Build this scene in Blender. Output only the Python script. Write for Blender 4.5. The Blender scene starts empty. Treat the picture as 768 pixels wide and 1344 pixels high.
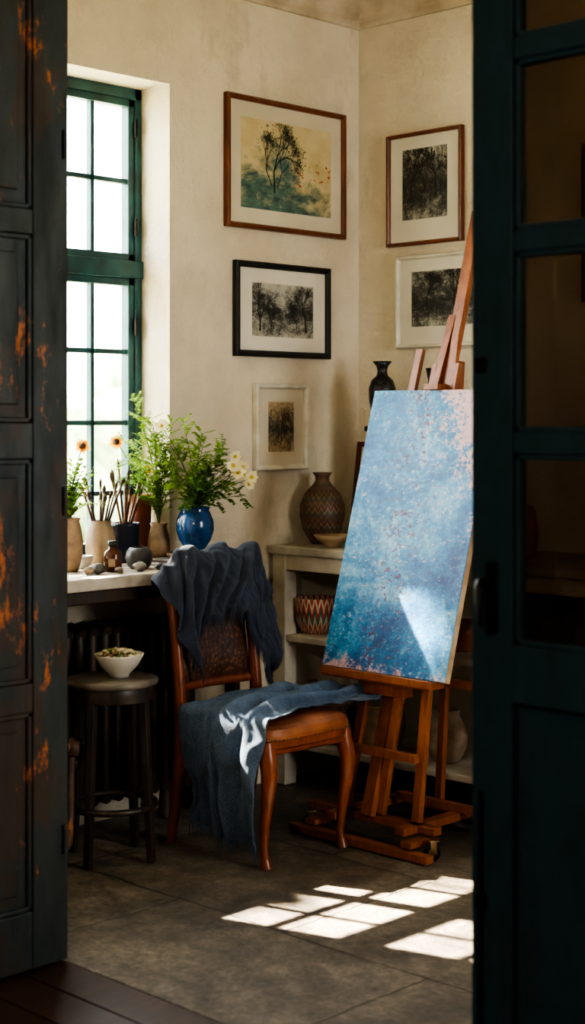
import bpy, math, random
from mathutils import Vector, Matrix, noise as mnoise
S = bpy.context.scene
V = Vector
# ------------------------------------------------------------------ materials
class G:
    def __init__(s, name):
        s.m = bpy.data.materials.new(name); s.m.use_nodes = True
        s.t = s.m.node_tree; s.b = s.t.nodes['Principled BSDF']; s._tc = None
    def n(s, typ, **kw):
        nd = s.t.nodes.new(typ)
        for k, v in kw.items(): setattr(nd, k, v)
        return nd
    def put(s, sock, v):
        if isinstance(v, bpy.types.NodeSocket): s.t.links.new(v, sock)
        elif isinstance(v, (tuple, list)) and len(v) == 3 and sock.type == 'RGBA': sock.default_value = (*v, 1)
        else: sock.default_value = v
    def co(s, k='Object'):
        if not s._tc: s._tc = s.n('ShaderNodeTexCoord')
        return s._tc.outputs[k]
    def map(s, vec, scale=(1, 1, 1), loc=(0, 0, 0), rot=(0, 0, 0)):
        m = s.n('ShaderNodeMapping'); s.put(m.inputs[0], vec)
        m.inputs[1].default_value = loc; m.inputs[2].default_value = rot; m.inputs[3].default_value = scale
        return m.outputs[0]
    def noise(s, sc, vec=None, det=4, rough=.55, dist=0., out=0):
        nd = s.n('ShaderNodeTexNoise'); s.put(nd.inputs['Vector'], vec or s.co())
        nd.inputs['Scale'].default_value = sc; nd.inputs['Detail'].default_value = det
        nd.inputs['Roughness'].default_value = rough; nd.inputs['Distortion'].default_value = dist
        return nd.outputs[out]
    def vor(s, sc, vec=None, feat='F1', out='Distance'):
        nd = s.n('ShaderNodeTexVoronoi', feature=feat); s.put(nd.inputs['Vector'], vec or s.co())
        nd.inputs['Scale'].default_value = sc
        return nd.outputs[out]
    def ramp(s, f, stops):
        r = s.n('ShaderNodeValToRGB'); s.put(r.inputs[0], f)
        e = r.color_ramp.elements
        while len(e) < len(stops): e.new(.5)
        for i, (p, c) in enumerate(stops):
            e[i].position = p
            e[i].color = (c, c, c, 1) if not isinstance(c, (tuple, list)) else (*c, 1)
        return r.outputs[0]
    def mix(s, f, a, b, mode='MIX'):
        m = s.n('ShaderNodeMix', data_type='RGBA', blend_type=mode)
        s.put(m.inputs[0], f); s.put(m.inputs[6], a); s.put(m.inputs[7], b)
        return m.outputs[2]
    def math(s, op, a, b=0., c=0.):
        m = s.n('ShaderNodeMath', operation=op); s.put(m.inputs[0], a); s.put(m.inputs[1], b); s.put(m.inputs[2], c)
        return m.outputs[0]
    def sep(s, vec):
        m = s.n('ShaderNodeSeparateXYZ'); s.put(m.inputs[0], vec); return m.outputs
    def bump(s, h, st=.3, d=.01):
        b = s.n('ShaderNodeBump'); s.put(b.inputs['Height'], h)
        b.inputs['Strength'].default_value = st; b.inputs['Distance'].default_value = d
        s.t.links.new(b.outputs[0], s.b.inputs['Normal'])
    def set(s, col=None, rough=None, metal=None):
        if col is not None: s.put(s.b.inputs['Base Color'], col)
        if rough is not None: s.put(s.b.inputs['Roughness'], rough)
        if metal is not None: s.put(s.b.inputs['Metallic'], metal)
        return s.m

def M(name, c1, c2=None, sc=8, rough=.55, bump=0., bsc=None, metal=0., det=5, lo=.35, hi=.65, stretch=(1, 1, 1), bd=.004):
    g = G(name); v = g.map(g.co(), stretch)
    if c2 is None: c2 = tuple(x * .75 for x in c1)
    f = g.noise(sc, v, det)
    g.set(g.ramp(f, [(lo, c2), (hi, c1)]), rough, metal)
    if bump: g.bump(g.noise(bsc or sc * 4, v, 6), bump, bd)
    return g.m

def wood(name, c1, c2, rough=.45, stretch=(6, 6, 1)):
    g = G(name); v = g.map(g.co(), stretch)
    f = g.noise(6, v, 6, .6, 1.2); f2 = g.noise(4, g.co(), 4)
    c = g.mix(g.ramp(f2, [(.35, 0.), (.75, .7)]), g.ramp(f, [(.3, c2), (.7, c1)]), tuple(x * .6 for x in c2))
    g.set(c, rough); g.bump(f, .15, .002)
    return g.m

# ------------------------------------------------------------------ mesh builder
def frame_of(d):
    d = d.normalized()
    a = V((0, 0, 1)) if abs(d.z) < .95 else V((1, 0, 0))
    x = a.cross(d).normalized(); y = d.cross(x).normalized()
    return x, y
class MB:
    def __init__(s): s.v = []; s.f = []; s.mi = []; s.sm = []
    def add(s, vs, fs, m=0, smooth=False):
        o = len(s.v); s.v += [tuple(p) for p in vs]
        for f in fs: s.f.append(tuple(i + o for i in f)); s.mi.append(m); s.sm.append(smooth)
    def box(s, c, sz, m=0, R=None):
        vs = []
        for dx in (-.5, .5):
            for dy in (-.5, .5):
                for dz in (-.5, .5):
                    p = V((dx * sz[0], dy * sz[1], dz * sz[2]))
                    if R: p = R @ p
                    vs.append(p + V(c))
        s.add(vs, [(0, 1, 3, 2), (4, 6, 7, 5), (0, 4, 5, 1), (2, 3, 7, 6), (0, 2, 6, 4), (1, 5, 7, 3)], m)
    def bx(s, x0, x1, y0, y1, z0, z1, m=0):
        s.box(((x0 + x1) / 2, (y0 + y1) / 2, (z0 + z1) / 2), (x1 - x0, y1 - y0, z1 - z0), m)
    def beam(s, p0, p1, w, t, m=0, side=None, w2=None, t2=None):
        p0, p1 = V(p0), V(p1); d = (p1 - p0).normalized()
        if side is None: x, y = frame_of(d)
        else:
            x = (V(side) - d * V(side).dot(d)).normalized(); y = d.cross(x)
        w2 = w if w2 is None else w2; t2 = t if t2 is None else t2
        vs = []
        for p, ww, tt in ((p0, w, t), (p1, w2, t2)):
            for a, b in ((-1, -1), (1, -1), (1, 1), (-1, 1)): vs.append(p + x * a * ww / 2 + y * b * tt / 2)
        s.add(vs, [(3, 2, 1, 0), (4, 5, 6, 7), (0, 1, 5, 4), (1, 2, 6, 5), (2, 3, 7, 6), (3, 0, 4, 7)], m)
    def tube(s, pts, r, m=0, seg=8, sq=1.):
        pts = [V(p) for p in pts]; n = len(pts)
        rs = r if isinstance(r, (list, tuple)) else [r] * n
        vs = []; x = None
        for i, p in enumerate(pts):
            d = (pts[min(i + 1, n - 1)] - pts[max(i - 1, 0)]).normalized()
            if x is None: x, y = frame_of(d)
            else:
                x = (x - d * x.dot(d)).normalized(); y = d.cross(x)
            for k in range(seg):
                a = 2 * math.pi * k / seg
                vs.append(p + (x * math.cos(a) + y * math.sin(a) * sq) * rs[i])
        fs = []
        for i in range(n - 1):
            for k in range(seg):
                k2 = (k + 1) % seg
                fs.append((i * seg + k, i * seg + k2, (i + 1) * seg + k2, (i + 1) * seg + k))
        s.add(vs, fs, m, True)
        s.add(vs[:seg][::-1], [tuple(range(seg))], m); s.add(vs[-seg:], [tuple(range(seg))], m)
    def lathe(s, prof, c, m=0, seg=36, wob=0.):
        vs = []; c = V(c); n = len(prof)
        for r, z in prof:
            for k in range(seg):
                a = 2 * math.pi * k / seg
                rr = r * (1 + wob * math.sin(a * 2 + z * 20))
                vs.append(c + V((rr * math.cos(a), rr * math.sin(a), z)))
        fs = []
        for i in range(n - 1):
            for k in range(seg):
                k2 = (k + 1) % seg
                fs.append((i * seg + k, i * seg + k2, (i + 1) * seg + k2, (i + 1) * seg + k))
        s.add(vs, fs, m, True)
        for i, rev in ((0, True), (n - 1, False)):
            if prof[i][0] > 1e-4:
                ring = vs[i * seg:(i + 1) * seg]
                s.add(ring[::-1] if rev else ring, [tuple(range(seg))], m)
    def blob(s, c, r, m=0, seed=0, amp=.2, sc=(1, 1, 1), nu=10, nv=7):
        vs = []; c = V(c)
        for j in range(nv + 1):
            th = math.pi * j / nv
            for i in range(nu):
                ph = 2 * math.pi * i / nu
                d = V((math.sin(th) * math.cos(ph), math.sin(th) * math.sin(ph), math.cos(th)))
                k = 1 + amp * mnoise.noise(d * 1.7 + V((seed * 3.1, seed, 0)))
                vs.append(c + V((d.x * sc[0], d.y * sc[1], d.z * sc[2])) * r * k)
        fs = []
        for j in range(nv):
            for i in range(nu):
                i2 = (i + 1) % nu
                fs.append((j * nu + i, (j + 1) * nu + i, (j + 1) * nu + i2, j * nu + i2))
        s.add(vs, fs, m, True)
    def leaf(s, p, d, L, W, m=0, up=None):
        p = V(p); d = V(d).normalized(); up = up or V((0, 0, 1))
        x = d.cross(up)
        if x.length < .05: x = d.cross(V((1, 0, 0)))
        x.normalize(); nn = x.cross(d).normalized()
        vs = [p, p + d * L * .35 + x * W / 2 + nn * L * .06, p + d * L * .35 - x * W / 2 + nn * L * .06, p + d * L * .35,
              p + d * L * .72 + x * W * .33, p + d * L * .72 - x * W * .33, p + d * L * .72 - nn * L * .04, p + d * L - nn * L * .12]
        s.add(vs, [(0, 1, 3), (0, 3, 2), (1, 4, 6, 3), (3, 6, 5, 2), (4, 7, 6), (6, 7, 5)], m, True)
    def build(s, name, mats, bevel=0., parent=None, sub=0):
        me = bpy.data.meshes.new(name)
        xs = [p[0] for p in s.v]; ys = [p[1] for p in s.v]; zs = [p[2] for p in s.v]
        o = V(((min(xs) + max(xs)) / 2, (min(ys) + max(ys)) / 2, min(zs)))
        me.from_pydata([(p[0] - o.x, p[1] - o.y, p[2] - o.z) for p in s.v], [], s.f)
        for m in (mats if isinstance(mats, (list, tuple)) else [mats]): me.materials.append(m)
        me.polygons.foreach_set('material_index', s.mi); me.polygons.foreach_set('use_smooth', s.sm)
        me.update()
        ob = bpy.data.objects.new(name, me); S.collection.objects.link(ob); ob.location = o
        if bevel:
            b = ob.modifiers.new('bevel', 'BEVEL'); b.width = bevel; b.segments = 2; b.limit_method = 'ANGLE'; b.angle_limit = math.radians(50)
        if sub:
            b = ob.modifiers.new('sub', 'SUBSURF'); b.levels = sub; b.render_levels = sub
        if parent: par(ob, parent)
        return ob
def par(ob, e):
    bpy.context.view_layer.update()
    ob.parent = e; ob.matrix_parent_inverse = Matrix.Translation(-e.location)
def empty(name, loc):
    e = bpy.data.objects.new(name, None); S.collection.objects.link(e); e.location = loc; e.empty_display_size = .1
    return e

# ------------------------------------------------------------------ material library
def plaster():
    g = G('plaster_cream'); c = g.co()
    big = g.noise(1.3, c, 6, .6); fine = g.noise(9, c, 8, .7)
    col = g.ramp(big, [(.3, (.58, .485, .37)), (.52, (.73, .64, .51)), (.75, (.80, .715, .59))])
    st = g.ramp(g.noise(2.6, g.map(c, (1, 1, .6)), 8, .75), [(.56, 0.), (.74, .7)])
    col = g.mix(st, col, (.44, .35, .245))
    chips = g.ramp(g.noise(14, c, 8, .8), [(.675, 0.), (.69, 1.)])
    col = g.mix(chips, col, (.36, .27, .18))
    g.set(col, .9); g.bump(g.math('ADD', g.math('MULTIPLY', big, 1.5), g.math('MULTIPLY', fine, .9)), .85, .026)
    return g.m
def stone_floor():
    g = G('stone_slabs'); c = g.co()
    wv = g.n('ShaderNodeVectorMath', operation='MULTIPLY_ADD'); g.put(wv.inputs[0], g.noise(4.5, c, 6, .65, out=1)); wv.inputs[1].default_value = (.05, .05, 0); g.put(wv.inputs[2], c)
    b = g.n('ShaderNodeTexBrick'); g.put(b.inputs['Vector'], wv.outputs[0])
    b.inputs['Scale'].default_value = 1; b.inputs['Brick Width'].default_value = 1.02; b.inputs['Row Height'].default_value = .70
    b.inputs['Mortar Size'].default_value = .005; b.inputs['Mortar Smooth'].default_value = .9
    b.offset = .45
    b.inputs['Color1'].default_value = (.120, .104, .090, 1); b.inputs['Color2'].default_value = (.175, .154, .133, 1); b.inputs['Mortar'].default_value = (.040, .033, .027, 1)
    n1 = g.noise(2.2, c, 8, .7); n2 = g.noise(10, c, 10, .8); n3 = g.noise(55, c, 5, .7)
    col = g.mix(.9, b.outputs[0], g.ramp(n1, [(.3, (.36, .34, .32)), (.7, (1.6, 1.5, 1.36))]), 'MULTIPLY')
    col = g.mix(.9, col, g.ramp(n2, [(.35, (.40, .38, .36)), (.65, (1.5, 1.5, 1.45))]), 'MULTIPLY')
    col = g.mix(.7, col, g.ramp(n3, [(.35, (.5, .48, .46)), (.65, (1.35, 1.35, 1.3))]), 'MULTIPLY')
    g.set(col, g.ramp(n1, [(.3, .36), (.7, .62)]))
    g.bump(g.math('ADD', g.math('MULTIPLY', b.outputs[1], -.8), g.math('ADD', g.math('MULTIPLY', n2, 1.2), g.math('MULTIPLY', n3, .35))), .9, .010)
    return g.m
def old_paint(name, base, under, rust, lo=.58, verts=(1, 1, .35), rlo=.64):
    g = G(name); c = g.map(g.co(), verts)
    n1 = g.noise(3.5, c, 9, .72, .4); n2 = g.noise(11, c, 8, .7)
    col = g.mix(g.ramp(n2, [(.4, 0.), (.75, .8)]), base, tuple(x * .45 for x in base))
    col = g.mix(g.ramp(n1, [(lo, 0.), (lo + .05, .9)]), col, under)
    n3 = g.noise(6.3, g.map(g.co(), (1, 1, .45), (3, 1, 2)), 9, .78)
    col = g.mix(g.ramp(n3, [(rlo - .02, 0.), (rlo + .03, 1.)]), col, rust)
    g.set(col, g.ramp(n2, [(.3, .4), (.7, .75)])); g.bump(g.math('ADD', n1, g.math('MULTIPLY', n2, .5)), .5, .008)
    return g.m
def fabric(name, c1, c2, sc=260, sheen=.1):
    g = G(name); c = g.co()
    w = g.n('ShaderNodeTexWave', bands_direction='DIAGONAL'); g.put(w.inputs[0], c); w.inputs['Scale'].default_value = sc * .35; w.inputs['Distortion'].default_value = 3
    n = g.noise(sc, c, 3); n2 = g.noise(14, c, 5); n3 = g.noise(sc * 1.5, c, 2)
    col = g.mix(g.ramp(n, [(.35, 0.), (.65, 1.)]), c1, c2); col = g.mix(g.ramp(n2, [(.35, 0.), (.7, .6)]), col, tuple(x * .55 for x in c1))
    col = g.mix(g.ramp(n3, [(.60, 0.), (.68, .6)]), col, tuple(min(1, x * 2.2) for x in c2))
    g.set(col, .95); g.b.inputs['Sheen Weight'].default_value = sheen
    g.bump(g.math('ADD', n, g.math('MULTIPLY', w.outputs[1], .5)), .9, .005)
    return g.m
def pane(name, tint, gl=.06):
    g = G(name); t = g.t
    tr = g.n('ShaderNodeBsdfTransparent'); tr.inputs[0].default_value = (*tint, 1)
    gs = g.n('ShaderNodeBsdfGlossy'); gs.inputs['Roughness'].default_value = .03; gs.inputs[0].default_value = (1, 1, 1, 1)
    mx = g.n('ShaderNodeMixShader'); mx.inputs[0].default_value = gl
    t.links.new(tr.outputs[0], mx.inputs[1]); t.links.new(gs.outputs[0], mx.inputs[2])
    t.links.new(mx.outputs[0], t.nodes['Material Output'].inputs[0]); t.nodes.remove(g.b)
    return g.m

m_plaster = plaster(); m_floor = stone_floor()
m_white = M('worn_white_paint', (.64, .58, .48), (.42, .35, .27), 7, .6, .3, 30)
m_whitetop = M('chalky_worktop', (.56, .51, .43), (.26, .21, .16), 6, .55, .3, 30)
m_mould = M('plaster_moulding', (.60, .51, .40), (.40, .32, .22), 6, .8, .4, 30)
m_teal = M('teal_window_paint', (.018, .090, .098), (.009, .046, .052), 10, .42, .15, 40)
m_glass = pane('clear_glass', (.97, .98, .97), .04)
m_doorL = old_paint('peeling_dark_paint', (.022, .032, .032), (.042, .024, .015), (.42, .12, .025), .52, (1, 1, .35), .595)
m_doorR = old_paint('dark_teal_door_paint', (.020, .060, .072), (.028, .072, .084), (.06, .038, .025), .58, (1, 1, .4), .66)
m_dglass = pane('smoky_old_glass', (.32, .28, .24), .10)
m_iron = M('dark_iron', (.035, .03, .027), (.015, .013, .012), 12, .45, .2, 50, .7)
m_rad = M('cast_iron_brown', (.075, .050, .035), (.032, .021, .015), 12, .5, .3, 40, .3)
m_brass = M('aged_metal', (.38, .29, .17), (.16, .11, .07), 20, .32, .2, 60, .9)
m_easel = wood('easel_red_wood', (.40, .135, .048), (.20, .062, .024), .36)
m_chairw = wood('chair_polished_wood', (.30, .080, .027), (.14, .035, .013), .28)
m_leather = M('brown_leather', (.32, .115, .048), (.16, .052, .022), 9, .33, .25, 90)
m_darkwood = wood('dark_stool_wood', (.065, .042, .030), (.026, .016, .012), .4)
m_stooltop = M('worn_stool_top', (.18, .15, .12), (.045, .032, .025), 9, .38, .25, 40)
m_floorwood = wood('dark_floorboards', (.080, .034, .020), (.03, .014, .009), .4, (8, 1, 1))
m_shawl = fabric('charcoal_blue_wool', (.020, .028, .048), (.056, .072, .110))
m_throw = fabric('denim_blue_wool', (.040, .080, .150), (.15, .22, .33))
m_frame_red = wood('frame_mahogany', (.24, .075, .028), (.12, .033, .014), .35)
m_frame_blk = M('frame_black', (.015, .015, .016), (.008, .008, .009), 10, .35)
m_frame_wht = M('frame_white', (.68, .64, .56), (.52, .47, .39), 12, .5, .2)
m_mat = M('mat_board', (.62, .555, .44), (.55, .485, .38), 3, .85)
m_matw = M('mat_board_white', (.70, .655, .575), (.63, .58, .50), 3, .85)
m_ink = M('printing_ink', (.02, .02, .018), (.035, .033, .028), 40, .9)
m_sepia = M('sepia_ink', (.05, .03, .018), (.09, .06, .03), 40, .9)

# ------------------------------------------------------------------ room shell
H = 3.42
b = MB()
b.bx(-.3, 0, -2.65, -2.42, 0, H); b.bx(-.3, 0, -1.12, .15, 0, H); b.bx(-.3, 0, -2.42, -1.12, 2.86, H); b.bx(-.3, 0, -2.42, -1.12, 0, .92)
b.build('wall_left', m_plaster)
b = MB(); b.bx(0, 5.2, 0, .15, 0, H); b.build('wall_right', m_plaster)
E0, E1 = -1.80, -.80  # opening added in the unseen end wall to let in fill light
b = MB(); b.bx(5.05, 5.2, -2.5, E0, 0, H); b.bx(5.05, 5.2, E1, 0, 0, H); b.bx(5.05, 5.2, E0, E1, 0, 1.0); b.bx(5.05, 5.2, E0, E1, 2.8, H); b.build('wall_end', m_plaster)
b = MB(); b.bx(0, 1.10, -2.65, -2.5, 0, H); b.bx(3.86, 5.2, -2.65, -2.5, 0, H); b.bx(1.10, 3.86, -2.65, -2.5, 2.95, H); b.build('wall_door', m_plaster)
b = MB(); b.bx(-.3, 5.2, -2.5, .15, -.12, 0); fl = b.build('floor', m_floor)
b = MB(); b.bx(-.3, 6.6, -6.6, .15, H, H + .1); b.build('ceiling', m_plaster)
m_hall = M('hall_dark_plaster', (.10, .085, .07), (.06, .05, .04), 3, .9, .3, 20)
b = MB(); b.bx(-.3, 0, -6.6, -2.65, 0, H); b.build('wall_hall_left', m_hall)
b = MB(); b.bx(0, 6.6, -6.75, -6.6, 0, H); b.build('wall_hall_back', m_hall)
b = MB(); b.bx(6.6, 6.75, -6.75, -2.5, 0, H); b.bx(5.2, 6.6, -2.65, -2.5, 0, H); b.build('wall_hall_right', m_hall)
b = MB()
for i in range(28):
    y = -2.505 - i * .148
    b.bx(-.0, 6.6, y - .144, y, -.12, 0.0)
b.build('floor_hall', m_floorwood, .003)
def crown(name, axis):
    b = MB()
    prof = [(0, 3.27), (.014, 3.27), (.018, 3.285), (.018, 3.30), (.03, 3.31), (.035, 3.335), (.05, 3.36), (.075, 3.385), (.085, 3.40), (.12, 3.405), (.12, 3.42), (0, 3.42)]
    n = len(prof); vs = []
    for e in (0, 1):
        for o, z in prof:
            if axis == 'L': vs.append((o, (-2.5 if e else -o), z))
            else: vs.append(((5.05 if e else o), -o, z))
    b.add(vs, [(i, (i + 1) % n, n + (i + 1) % n, n + i) for i in range(n)] + [tuple(range(n)), tuple(range(n, 2 * n))], 0)
    b.build(name, m_mould)
crown('trim_1', 'L'); crown('trim_2', 'R')

# ------------------------------------------------------------------ window
w0, w1, wz0, wz1 = -2.42, -1.12, .97, 2.86
b = MB(); X0, X1 = -.235, -.17
b.bx(X0, X1, w0, w0 + .035, wz0, wz1); b.bx(X0, X1, w1 - .035, w1, wz0, wz1); b.bx(X0, X1, w0, w1, wz1 - .045, wz1); b.bx(X0, X1, w0, w1, wz0, wz0 + .04)
b.bx(X0 - .005, X1 + .012, w0, w1, 2.095, 2.165)
cw = (w1 - w0 - .07) / 3
for k in range(3):
    a = w0 + .035 + k * cw; c = a + cw
    for (z0, z1, bars) in ((wz0 + .04, 2.095, (1.235, 1.515, 1.80)), (2.165, wz1 - .045, (2.485,))):
        b.bx(X0 + .012, X1 - .006, a, a + .030, z0, z1); b.bx(X0 + .012, X1 - .006, c - .030, c, z0, z1)
        b.bx(X0 + .012, X1 - .006, a, c, z0, z0 + .03); b.bx(X0 + .012, X1 - .006, a, c, z1 - .03, z1)
        mid = (a + c) / 2
        b.bx(X0 + .02, X1 - .014, mid - .009, mid + .009, z0, z1)
        for z in bars: b.bx(X0 + .02, X1 - .014, a, c, z - .010, z + .010)
for z in (1.2, 1.9, 2.3, 2.7): b.tube([(X1 + .008, w1 - .036, z - .035), (X1 + .008, w1 - .036, z + .035)], .008, 1)
win = b.build('window_1', [m_teal, m_iron], .003)
b = MB(); b.bx(-.205, -.202, w0 + .04, w1 - .04, wz0 + .04, wz1 - .05); b.build('window_panes', m_glass, parent=win)
b = MB()  # added window, out of view, brightens the room with extra sky light
for y in (E0 + .03, (E0 + E1) / 2, E1 - .03): b.bx(5.09, 5.15, y - .03, y + .03, 1.0, 2.8)
for z in (1.03, 2.1, 2.77): b.bx(5.09, 5.15, E0, E1, z - .03, z + .03)
for z in (1.4, 1.75, 2.45): b.bx(5.10, 5.14, E0, E1, z - .01, z + .01)
fill_win = b.build('fill_window', m_teal, .003)
b = MB(); b.bx(5.118, 5.121, E0 + .02, E1 - .02, 1.02, 2.78); b.build('window_panes', m_glass, parent=fill_win)

# counter under the window
b = MB()
b.bx(-.17, .35, w0, w1, .925, .97, 0); b.bx(0, .35, -2.5, w0, .925, .97, 0); b.bx(0, .35, w1, -1.0, .925, .97, 0)
b.bx(.02, .325, -2.48, -1.04, .875, .925, 1)
b.bx(.28, .325, -1.085, -1.04, 0, .875, 1); b.bx(.02, .065, -1.085, -1.04, 0, .875, 1)
b.build('window_counter', [m_whitetop, m_darkwood], .006)

# radiator
b = MB()
y = -2.40
while y < -1.16:
    for x in (.075, .125, .175):
        b.tube([(x, y, .12), (x, y, .16), (x, y, .72), (x, y, .76)], [.012, .019, .019, .012], 0, 8)
    b.tube([(.06, y, .14), (.19, y, .14)], .024, 0, 8); b.tube([(.06, y, .745), (.125, y, .765), (.19, y, .745)], .024, 0, 8)
    y += .058
b.tube([(.125, -2.42, .14), (.125, -1.14, .14)], .018); b.tube([(.125, -2.42, .74), (.125, -1.14, .74)], .018)
for yy in (-2.3, -1.25): b.tube([(.125, yy, .0), (.125, yy, .13)], [.03, .02])
b.build('cast_iron_radiator', m_rad)
b = MB()
b.tube([(.46, -2.03, .0), (.47, -2.03, .05), (.50, -2.00, .11), (.47, -1.97, .2), (.42, -1.93, .3), (.40, -1.91, .38)], .014, 0, 10)
b.blob((.40, -1.905, .40), .036, 0, 3, .35); b.blob((.40, -1.895, .35), .026, 0, 5, .3)
b.tube([(.40, -1.94, .41), (.40, -1.87, .41)], .020, 0, 10)
b.tube([(.40, -1.91, .34), (.30, -1.93, .2), (.235, -1.95, .15)], .012)
b.build('radiator_valve_pipe', old_paint('rusty_pipe', (.10, .05, .025), (.05, .03, .02), (.30, .11, .03), .5, (1, 1, 1), .58))

# ------------------------------------------------------------------ corner shelf unit (white)
b = MB(); SX0, SX1, SY = .02, 2.3, -.57
b.bx(SX0 - .01, SX1, SY - .015, -.01, .965, 1.0, 1)
b.bx(SX0, SX1, SY + .005, SY + .03, .90, .965, 0)
for x in (SX0 + .005, 1.15, SX1 - .08):
    b.bx(x, x + .075, SY, SY + .07, 0, .965, 0); b.bx(x, x + .07, -.09, -.02, 0, .965, 0)
    b.bx(x + .02, x + .05, SY + .05, -.05, .90, .96, 0)
for z in (.63, .19): b.bx(SX0 + .005, SX1, SY + .005, -.02, z - .028, z, 0)
b.build('white_shelf_unit', [m_white, m_whitetop], .005)

# ------------------------------------------------------------------ pictures
def pmap(wall, cu, cz):
    if wall == 'L': return lambda u, v, o: V((o, cu + u, cz + v))
    return lambda u, v, o: V((cu + u, -o, cz + v))
def quadbox(b, P, u0, u1, v0, v1, o0, o1, m):
    vs = [P(u, v, o) for u in (u0, u1) for v in (v0, v1) for o in (o0, o1)]
    b.add(vs, [(0, 1, 3, 2), (4, 6, 7, 5), (0, 4, 5, 1), (2, 3, 7, 6), (0, 2, 6, 4), (1, 5, 7, 3)], m)
def picture(name, wall, cu, cz, w, h, fw, mb, mf, mm, art, aoff=(0, 0), trees=(), ink=None, tilt=0):
    P0 = pmap(wall, cu, cz)
    ct, st = math.cos(tilt), math.sin(tilt)
    P = lambda u, v, o: P0(u * ct - v * st, u * st + v * ct, o)
    e = empty(name, P(0, -h / 2, 0))
    b = MB(); W, Hh = w / 2, h / 2
    rings = [(0, .002), (0, .026), (.25, .032), (.7, .030), (1, .022), (1, .010)]
    vs = []
    for k, o in rings:
        a, c = W - fw * k, Hh - fw * k
        vs += [P(-a, -c, o), P(a, -c, o), P(a, c, o), P(-a, c, o)]
    fs = []
    for i in range(len(rings) - 1):
        for k in range(4): fs.append((i * 4 + k, i * 4 + (k + 1) % 4, i * 4 + 4 + (k + 1) % 4, i * 4 + 4 + k))
    b.add(vs, fs, 0); fr = b.build('frame', mf); par(fr, e)
    b = MB(); quadbox(b, P, -W + fw * .8, W - fw * .8, -Hh + fw * .8, Hh - fw * .8, .003, .013, 0); o = b.build('mat_board', mm); par(o, e)
    aw, ah = W - fw - mb[0], Hh - fw - mb[1]
    b = MB(); quadbox(b, P, -aw + aoff[0], aw + aoff[0], -ah + aoff[1], ah + aoff[1], .0125, .0142, 0); o = b.build('print', art); par(o, e)
    if trees:
        b = MB(); rnd = random.Random(len(name) * 7)
        cnt = [0]
        def seg(p, q, wa, wb):
            d = V((q[0] - p[0], q[1] - p[1])); 
            if d.length < 1e-6: return
            nx, ny = -d.y / d.length, d.x / d.length
            o = .0146 + cnt[0] * 1e-6; cnt[0] += 1
            cl = lambda x, y: P(max(-aw, min(aw, x)) + aoff[0], max(-ah, min(ah, y)) + aoff[1], o)
            b.add([cl(p[0] - nx * wa, p[1] - ny * wa), cl(p[0] + nx * wa, p[1] + ny * wa), cl(q[0] + nx * wb, q[1] + ny * wb), cl(q[0] - nx * wb, q[1] - ny * wb)], [(0, 1, 2, 3)], 0)
        def grow(p, ang, L, wd, dep, lf):
            q = (p[0] + math.cos(ang) * L, p[1] + math.sin(ang) * L)
            seg(p, q, wd, wd * .7)
            if dep <= 1 or abs(q[0]) > aw * .99 or abs(q[1]) > ah * .99: 
                for _ in range(lf):
                    x = q[0] + rnd.gauss(0, L * 1.1); y = q[1] + rnd.gauss(0, L * 1.1)
                    if abs(x) < aw * .96 and abs(y) < ah * .96:
                        r = L * rnd.uniform(.12, .3); a = rnd.uniform(0, 3)
                        seg((x - r * math.cos(a), y - r * math.sin(a)), (x + r * math.cos(a), y + r * math.sin(a)), r * .5, r * .4)
                if dep == 0 or abs(q[0]) > aw * .99 or abs(q[1]) > ah * .99: return
            for _ in range(rnd.choice((2, 2, 3))):
                grow(q, ang + rnd.uniform(-.65, .65), L * rnd.uniform(.62, .85), wd * .66, dep - 1, lf)
        for (tx, ty, L, ang, wd, dep, lf) in trees: grow((tx * aw, ty * ah), ang, L, wd, dep, lf)
        o = b.build('drawn_trees', ink or m_ink); par(o, e)
    return e

def art_tree():
    g = G('botanical_print'); c = g.co('Generated'); s = g.sep(c)
    base = g.ramp(g.noise(3, c, 6), [(.3, (.46, .34, .16)), (.7, (.63, .54, .34))])
    fog = g.noise(5, g.map(c, (1, 1, 1.2)), 8, .7, .5)
    hgt = g.math('SUBTRACT', .86, s[2]); k = g.math('ADD', g.math('MULTIPLY', hgt, 1.0), g.math('MULTIPLY', g.math('SUBTRACT', fog, .5), 2.2))
    k = g.math('SUBTRACT', k, g.math('MULTIPLY', g.math('ABSOLUTE', g.math('SUBTRACT', s[1], .36)), .9))
    col = g.mix(g.ramp(k, [(.02, 0.), (.5, .95)]), base, g.ramp(g.noise(9, c, 7, .7), [(.38, (.010, .060, .066)), (.64, (.10, .20, .16))]))
    red = g.math('MULTIPLY', g.ramp(g.noise(13, c, 3), [(.62, 0.), (.64, 1.)]), g.ramp(s[1], [(.48, 0.), (.56, 1.)]))
    red = g.math('MULTIPLY', red, g.ramp(s[2], [(.25, 0.), (.3, 1.), (.62, 1.), (.66, 0.)]))
    col = g.mix(red, col, (.45, .06, .02))
    g.set(col, .6); return g.m
def art_bw(name, sc=1., dark=.4, warm=(1, .95, .82)):
    g = G(name); c = g.co('Generated'); s = g.sep(c)
    n1 = g.noise(5 * sc, c, 9, .78, .6); n2 = g.noise(38 * sc, c, 5, .8)
    vgrad = g.math('ABSOLUTE', g.math('SUBTRACT', s[2], .45))
    v = g.math('ADD', g.math('ADD', g.math('MULTIPLY', n1, .8), g.math('MULTIPLY', n2, .55)), g.math('MULTIPLY', vgrad, .35))
    w = tuple(.44 * x for x in warm)
    g.set(g.ramp(v, [(dark + .22, (.012, .012, .011)), (dark + .36, (.05, .048, .043)), (dark + .52, w)]), .6)
    return g.m
pi2 = math.pi / 2
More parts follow.
